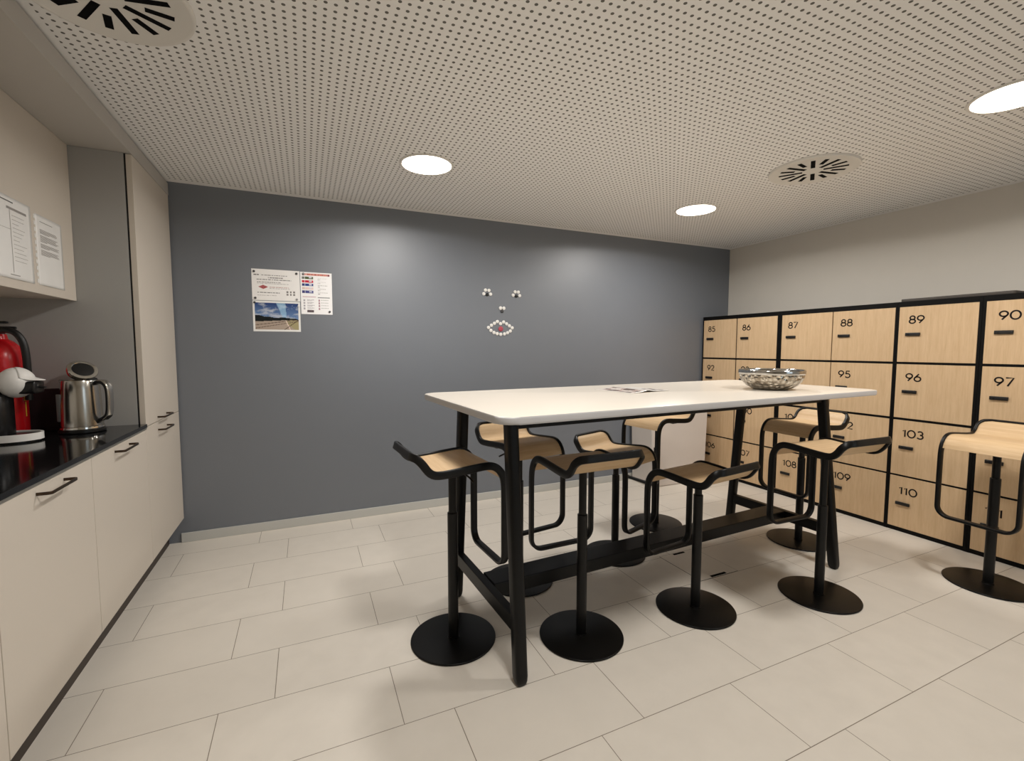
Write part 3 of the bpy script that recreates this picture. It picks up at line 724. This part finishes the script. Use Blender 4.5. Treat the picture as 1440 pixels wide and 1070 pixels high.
def seat_bm(h):
    bm = bmesh.new(); ns, nx, th = 44, 14, 0.010; lo, hi = [], []
    inw = HW - 0.0076; r = 0.043; s0 = 0.0076
    for i in range(ns + 1):
        s = s0 + (S_FRONT - s0) * i / ns
        e = s - s0
        half = inw if e >= r else inw - r + math.sqrt(max(0.0, r * r - (r - e) ** 2))
        y, z = prof_at(s); nv = prof_n(s); base_ = Vector((0, y, h + z)) + nv * 0.002
        lo.append([bm.verts.new(base_ + Vector((half * (2 * k_ / nx - 1), 0, 0)) - nv * th * 0.5) for k_ in range(nx + 1)])
        hi.append([bm.verts.new(base_ + Vector((half * (2 * k_ / nx - 1), 0, 0)) + nv * th * 0.5) for k_ in range(nx + 1)])
    for i in range(ns):
        for k_ in range(nx):
            bm.faces.new((hi[i][k_], hi[i + 1][k_], hi[i + 1][k_ + 1], hi[i][k_ + 1]))
            bm.faces.new((lo[i][k_], lo[i][k_ + 1], lo[i + 1][k_ + 1], lo[i + 1][k_]))
        for k_ in (0, nx): bm.faces.new((hi[i][k_], lo[i][k_], lo[i + 1][k_], hi[i + 1][k_]))
    for i in (0, ns):
        for k_ in range(nx): bm.faces.new((hi[i][k_], hi[i][k_ + 1], lo[i][k_ + 1], lo[i][k_]))
    return bm
def make_stool(x, y, rz, h, step, label, srot=None):
    """rz: degrees; local +y is the front (footrest side)"""
    t = thing('bar_stool', label, 'stool', (x, y, 0), math.radians(rz), 'bar stools')
    auto(mesh_obj('base_plate', lathe(bmesh.new(), [(0, 0.0004), (0.183, 0.0004), (0.186, 0.003), (0.186, 0.006), (0.1845, 0.0080), (0.183, 0.0085), (0.0265, 0.0085), (0.0260, 0.009), (0.0260, 0.0125), (0.025, 0.013), (0, 0.013)], 72, cap=False), M['black_base'], t), 40)
    auto(mesh_obj('column', cyl(bmesh.new(), (0, 0, 0.0125), (0, 0, step), 0.0225, 24, 0.0015), M['black'], t), 40)
    zz = h - 0.030
    auto(mesh_obj('gas_piston', cyl(bmesh.new(), (0, 0, step - 0.001), (0, 0, zz), 0.0170, 20), M['black'], t), 40)
    bm = lathe(bmesh.new(), [(0, zz - 0.004), (0.022, zz - 0.004), (0.034, zz + 0.012), (0.036, zz + 0.018), (0, zz + 0.018)], 28, cap=False)
    box(bm, -0.155, 0.155, -0.020, 0.020, zz + 0.016, zz + 0.022, bev=0.002); box(bm, -0.045, 0.045, -0.09, 0.09, zz + 0.0155, zz + 0.0215, bev=0.002)
    auto(mesh_obj('seat_bracket', bm, M['black'], t), 40)
    bm = sweep(bmesh.new(), catmull([(0.012, 0.012, zz - 0.004), (0.06, 0.03, zz - 0.006), (0.115, 0.035, zz - 0.012), (0.150, 0.036, zz - 0.022)], 4), circle_sec(0.0042, 10))
    auto(mesh_obj('lever', bm, M['black'], t), 60)
    auto(mesh_obj('frame', frame_bm(h), M['black'], t), 50)
    auto(mesh_obj('seat', seat_bm(h), M['oak_seat'], t), 40)
    return t
STOOLS = [(1.323, -1.689, -86.0, 0.786, 0.570, 'oak bar stool at the left end of the table, its footrest under the table end'),
          (1.852, -1.899, 1.1, 0.779, 0.553, 'oak bar stool on the near side of the table, closest to the left front leg'),
          (2.484, -1.945, 7.8, 0.669, 0.572, 'low-set oak bar stool in the middle of the near side of the table'),
          (3.166, -2.116, -1.9, 0.770, 0.478, 'oak bar stool on the near side beside the right front leg of the table'),
          (3.736, -1.619, 89.2, 0.779, 0.560, 'oak bar stool at the right end of the table, facing the table end'),
          (3.073, -0.991, 96.3, 0.772, 0.560, 'oak bar stool behind the table in front of the white box, turned sideways'),
          (1.806, -1.340, 188.4, 0.771, 0.560, 'oak bar stool on the far side of the table, nearest its left end'),
          (2.492, -1.283, 199.4, 0.646, 0.50, 'low-set oak bar stool in the middle of the far side of the table'),
          (4.116, -2.423, 87.6, 0.785, 0.588, 'oak bar stool standing apart in front of locker 111 at the right edge')]
for s in STOOLS: make_stool(*s)

# ------------------------------------------------------------------ lockers (front plane x = 4.53)
XF = 4.53; KF = (XF - 0.759) / (4.56 - 0.759)
ly = lambda y: -3.583 + (y + 3.583) * KF
lz = lambda z: 1.28 + (z - 1.28) * KF
ROWS = [(lz(1.188), lz(1.567)), (lz(0.797), lz(1.1715)), (lz(0.395), lz(0.780)), (0.030, lz(0.382))]
ZTOP = lz(1.604)
def locker_unit(label, yL, yR, cols, numbers):
    """yL > yR (left edge in the photo is the larger y); cols: list of (left y, right y)"""
    yc = (yL + yR) / 2
    t = thing('locker_unit', label, 'locker', (XF, yc, 0), 0, 'locker units along the right wall')
    bm = B(0.008, XR - XF - 0.004, yR - yc, yL - yc, 0.0003, ZTOP - 0.0005)
    e = 0.0
    box(bm, e, 0.0085, yR - yc, cols[-1][1] - 0.0015 - yc, 0.0003, ZTOP)
    box(bm, e, 0.0085, cols[0][0] + 0.0015 - yc, yL - yc, 0.0003, ZTOP)
    box(bm, e, 0.0085, cols[-1][1] - 0.0015 - yc, cols[0][0] + 0.0015 - yc, ROWS[0][1] + 0.0015, ZTOP)
    for ra, rb in zip(ROWS, ROWS[1:]):
        box(bm, e + 0.003, 0.0085, cols[-1][1] - yc, cols[0][0] - yc, rb[1] + 0.001, ra[0] - 0.001)
    box(bm, e + 0.003, 0.0085, cols[-1][1] - yc, cols[0][0] - yc, 0.0003, 0.028)
    lab(mesh_obj('carcass', bm, M['locker_black'], t), 'black locker carcass')
    for ci, (a, b) in enumerate(cols):
        for ri, (z0, z1) in enumerate(ROWS):
            no = numbers[ci] + 7 * ri
            d = lab(mesh_obj('door', B(-0.001, 0.0075, b - yc, a - yc, z0, z1, bev=0.0008), M['oak_door'], t), 'oak locker door numbered %d' % no)
            s = str(no); hh = 0.0575
            top = z1 - 0.060 if ri < 3 else z1 - 0.068; sx = a - yc - 0.060
            bm = bmesh.new()
            add_digits(bm, s, hh, lambda c: Vector((-0.0013 - c.z, sx - c.x, top - hh + c.y)))
            lab(mesh_obj('number', bm, M['digit'], d), 'dark number %d' % no)
            lt = z1 - 0.188; la = a - yc - 0.043
            bm = B(-0.012, -0.0012, la - 0.083, la, lt - 0.011, lt + 0.011, bev=0.003, seg=3)
            cyl(bm, (-0.0122, la - 0.012, lt), (-0.017, la - 0.012, lt), 0.0085, 16, 0.001)
            lab(auto(mesh_obj('latch', bm, M['latch'], d), 35), 'black latch handle')
    return t
g = 0.0008
e1, e2, e3 = ly(-0.8285), ly(-1.709), ly(-2.156)
locker_unit('two-column locker unit numbered 85 and 86 at the blue wall end', YW - 0.016, e1 + g, [(ly(0.033) - 0.020, ly(-0.381)), (ly(-0.394), ly(-0.806))], [85, 86])
locker_unit('two-column locker unit numbered 87 and 88', e1 - g, e2 + g, [(ly(-0.851), ly(-1.271)), (ly(-1.278), ly(-1.696))], [87, 88])
locker_unit('single-column locker unit numbered 89', e2 - g, e3 + g, [(ly(-1.722), ly(-2.1395))], [89])
locker_unit('two-column locker unit with numbers 90 and 91 at the right photo edge', e3 - g, ly(-3.04), [(ly(-2.174), ly(-2.594)), (ly(-2.601), ly(-3.021))], [90, 91])
bm = bmesh.new()
yA, yB = ly(-1.703), ly(-2.285)
pts = rrect(0.30, yA - yB, 0.02, 4)
prism(bm, pts, 0.0003, 0.021, bev=0.003)
ob = auto(mesh_obj('flat_board', bm, M['slab'], None, loc=(XF + 0.185, (yA + yB) / 2, ZTOP)), 40)
tag(ob, 'dark grey flat board lying on top of the lockers numbered 89 and 90', 'board')

# white box at the blue wall
wb = thing('white_box', 'low glossy white box against the blue wall, left of the lockers', 'box', (3.955, -0.165, 0))
bm = bmesh.new(); hx, hy = 0.330, 0.148
lo = [bm.verts.new((sx * hx * 0.965, sy * hy, 0.0004)) for sx, sy in ((-1, -1), (1, -1), (1, 1), (-1, 1))]
hi = [bm.verts.new((sx * hx * 1.05, sy * hy, 0.83)) for sx, sy in ((-1, -1), (1, -1), (1, 1), (-1, 1))]
bm.faces.new(lo[::-1]); bm.faces.new(hi)
for i in range(4): bm.faces.new((lo[i], lo[(i + 1) % 4], hi[(i + 1) % 4], hi[i]))
bmesh.ops.bevel(bm, geom=list(bm.edges), offset=0.008, segments=3, affect='EDGES')
auto(mesh_obj('body', bm, M['off_white'], wb), 40)
auto(mesh_obj('lid', B(-hx * 1.06, hx * 1.06, -hy - 0.003, hy, 0.8305, 0.852, bev=0.004), M['off_white'], wb), 40)

# floor box in the tiles
fb = thing('floor_box', 'square floor outlet box with two black slots under the table', 'floor box', (2.858, -1.598, 0.0), math.radians(0.5))
lab(mesh_obj('joint_frame', B(-0.144, 0.144, -0.164, 0.164, 0.0002, 0.0006), M['gap'], fb), 'dark joint around the cover')
M['tile_plain'] = plain('floor_box_cover', rgb(219, 212, 201), 0.42, 0.02, 9)
mesh_obj('cover', B(-0.1413, 0.1413, -0.1613, 0.1613, 0.0003, 0.0014), M['tile_plain'], fb)
for x0, x1, y0, y1 in ((-0.045, 0.045, 0.140, 0.158), (-0.055, 0.060, -0.158, -0.140)):
    lab(mesh_obj('cable_slot', B(x0, x1, y0, y1, 0.0008, 0.0018), M['slot'], fb), 'black cable slot')

# ------------------------------------------------------------------ ceiling fixtures
LAMP_W = 21.0; LAMP_C = (1.0, 0.965, 0.92)
BEAM = [(0.0, 0.0), (0.08, 0.03), (0.17, 0.72), (0.26, 0.85), (0.5, 0.82), (1.0, 0.80)]
LPOS = [(1.42, -0.915, 'round glowing ceiling light nearest the blue wall, above the left end of the table'),
        (3.475, -0.90, 'round glowing ceiling light nearest the lockers corner of the blue wall'),
        (3.463, -2.626, 'round glowing ceiling light at the right photo edge'),
        (1.42, -2.63, 'round glowing ceiling light above the near end of the kitchen run')]
for x, y, lb in LPOS:
    t = thing('ceiling_light', lb, 'ceiling light', (x, y, H), 0, 'round ceiling lights')
    auto(mesh_obj('trim_ring', lathe(bmesh.new(), [(0.138, -0.0003), (0.152, -0.0003), (0.152, -0.004), (0.149, -0.007), (0.140, -0.007), (0.138, -0.005), (0.138, -0.0003)], 64, cap=False), M['fixture'], t), 40)
    lab(mesh_obj('diffuser', lathe(bmesh.new(), [(0, -0.0055), (0.1375, -0.0055), (0.1375, -0.001), (0, -0.001)], 64, cap=False), M['glow'], t), 'glowing round diffuser')
    ld_ = bpy.data.lights.new('downlight_lamp', 'AREA'); ld_.shape = 'DISK'; ld_.size = 0.26
    ld_.energy = LAMP_W; ld_.color = LAMP_C
    # wide downlight beam: even towards the sides, cut off close to the horizontal
    ld_.use_nodes = True; nt = ld_.node_tree; em = nt.nodes['Emission']
    ge = nt.nodes.new('ShaderNodeNewGeometry'); dt = nt.nodes.new('ShaderNodeVectorMath'); dt.operation = 'DOT_PRODUCT'
    nt.links.new(ge.outputs['Incoming'], dt.inputs[0]); nt.links.new(ge.outputs['Normal'], dt.inputs[1])
    ab = nt.nodes.new('ShaderNodeMath'); ab.operation = 'ABSOLUTE'; nt.links.new(dt.outputs['Value'], ab.inputs[0])
    fc = nt.nodes.new('ShaderNodeFloatCurve'); cv = fc.mapping.curves[0]
    for px, py in BEAM[1:-1]: cv.points.new(px, py)
    cv.points[0].location = BEAM[0]; cv.points[-1].location = BEAM[-1]
    fc.mapping.update()
    nt.links.new(ab.outputs[0], fc.inputs['Value']); nt.links.new(fc.outputs[0], em.inputs['Strength'])
    lo_ = bpy.data.objects.new('downlight_lamp', ld_); COL.objects.link(lo_); lo_.parent = t; lo_.location = (0, 0, -0.009)

def vent(x, y, label):
    t = thing('ceiling_vent', label, 'vent', (x, y, H), 0, 'round ceiling vents')
    auto(mesh_obj('plate', lathe(bmesh.new(), [(0, -0.0003), (0.229, -0.0003), (0.229, -0.008), (0.2265, -0.0125), (0.222, -0.0135), (0.216, -0.012), (0.212, -0.010), (0, -0.010)], 72, cap=False), M['fixture'], t), 30)
    # slots: alternate long and short, in two mirrored fans as in the photo
    N = 16
    for i in range(N):
        a = 2 * PI * (i + 0.5) / N
        r0, r1 = (0.052, 0.172) if i % 2 else (0.098, 0.172)
        wd = 0.011
        bm = bmesh.new(); ca, sa = math.cos(a), math.sin(a)
        ol = [(r0, -wd), (r1, -wd), (r1, wd), (r0, wd)]
        prism(bm, [(ca * u - sa * v_, sa * u + ca * v_) for u, v_ in ol], -0.0108, -0.0101)
        lab(mesh_obj('slot', bm, M['slot'], t), 'black air slot')
    return t
vent(3.492, -1.769, 'round ceiling vent between the two right hand ceiling lights')
vent(0.243, -1.785, 'round ceiling vent above the kitchen run at the top left corner')

# ------------------------------------------------------------------ camera, world, view
cam = bpy.data.cameras.new('camera'); co = bpy.data.objects.new('camera', cam); COL.objects.link(co)
cam.sensor_width = 36.0; cam.lens = 648.65 / 1440 * 36.0; cam.clip_start = 0.02
yaw, pitch, roll = -0.42038, -0.06952, 0.00067
fwd = Vector((-math.sin(yaw) * math.cos(pitch), math.cos(yaw) * math.cos(pitch), math.sin(pitch)))
rt = Vector((math.cos(yaw), math.sin(yaw), 0)); up = rt.cross(fwd)
r2 = rt * math.cos(roll) + up * math.sin(roll); u2 = -rt * math.sin(roll) + up * math.cos(roll)
mw = Matrix(((r2.x, u2.x, -fwd.x, 0.7591), (r2.y, u2.y, -fwd.y, -3.5827), (r2.z, u2.z, -fwd.z, 1.2797), (0, 0, 0, 1)))
co.matrix_world = mw
SC.camera = co
wd_ = bpy.data.worlds.new('world'); wd_.use_nodes = True; SC.world = wd_
wd_.node_tree.nodes['Background'].inputs[0].default_value = (0.05, 0.05, 0.05, 1)
SC.view_settings.view_transform = 'Standard'; SC.view_settings.look = 'None'
SC.view_settings.gamma = 1.0; SC.view_settings.use_curve_mapping = False
SC.view_settings.exposure = 0.18
try:
    SC.cycles.use_denoising = True; SC.cycles.max_bounces = 10; SC.cycles.diffuse_bounces = 6; SC.cycles.sample_clamp_indirect = 6.0
except Exception: pass
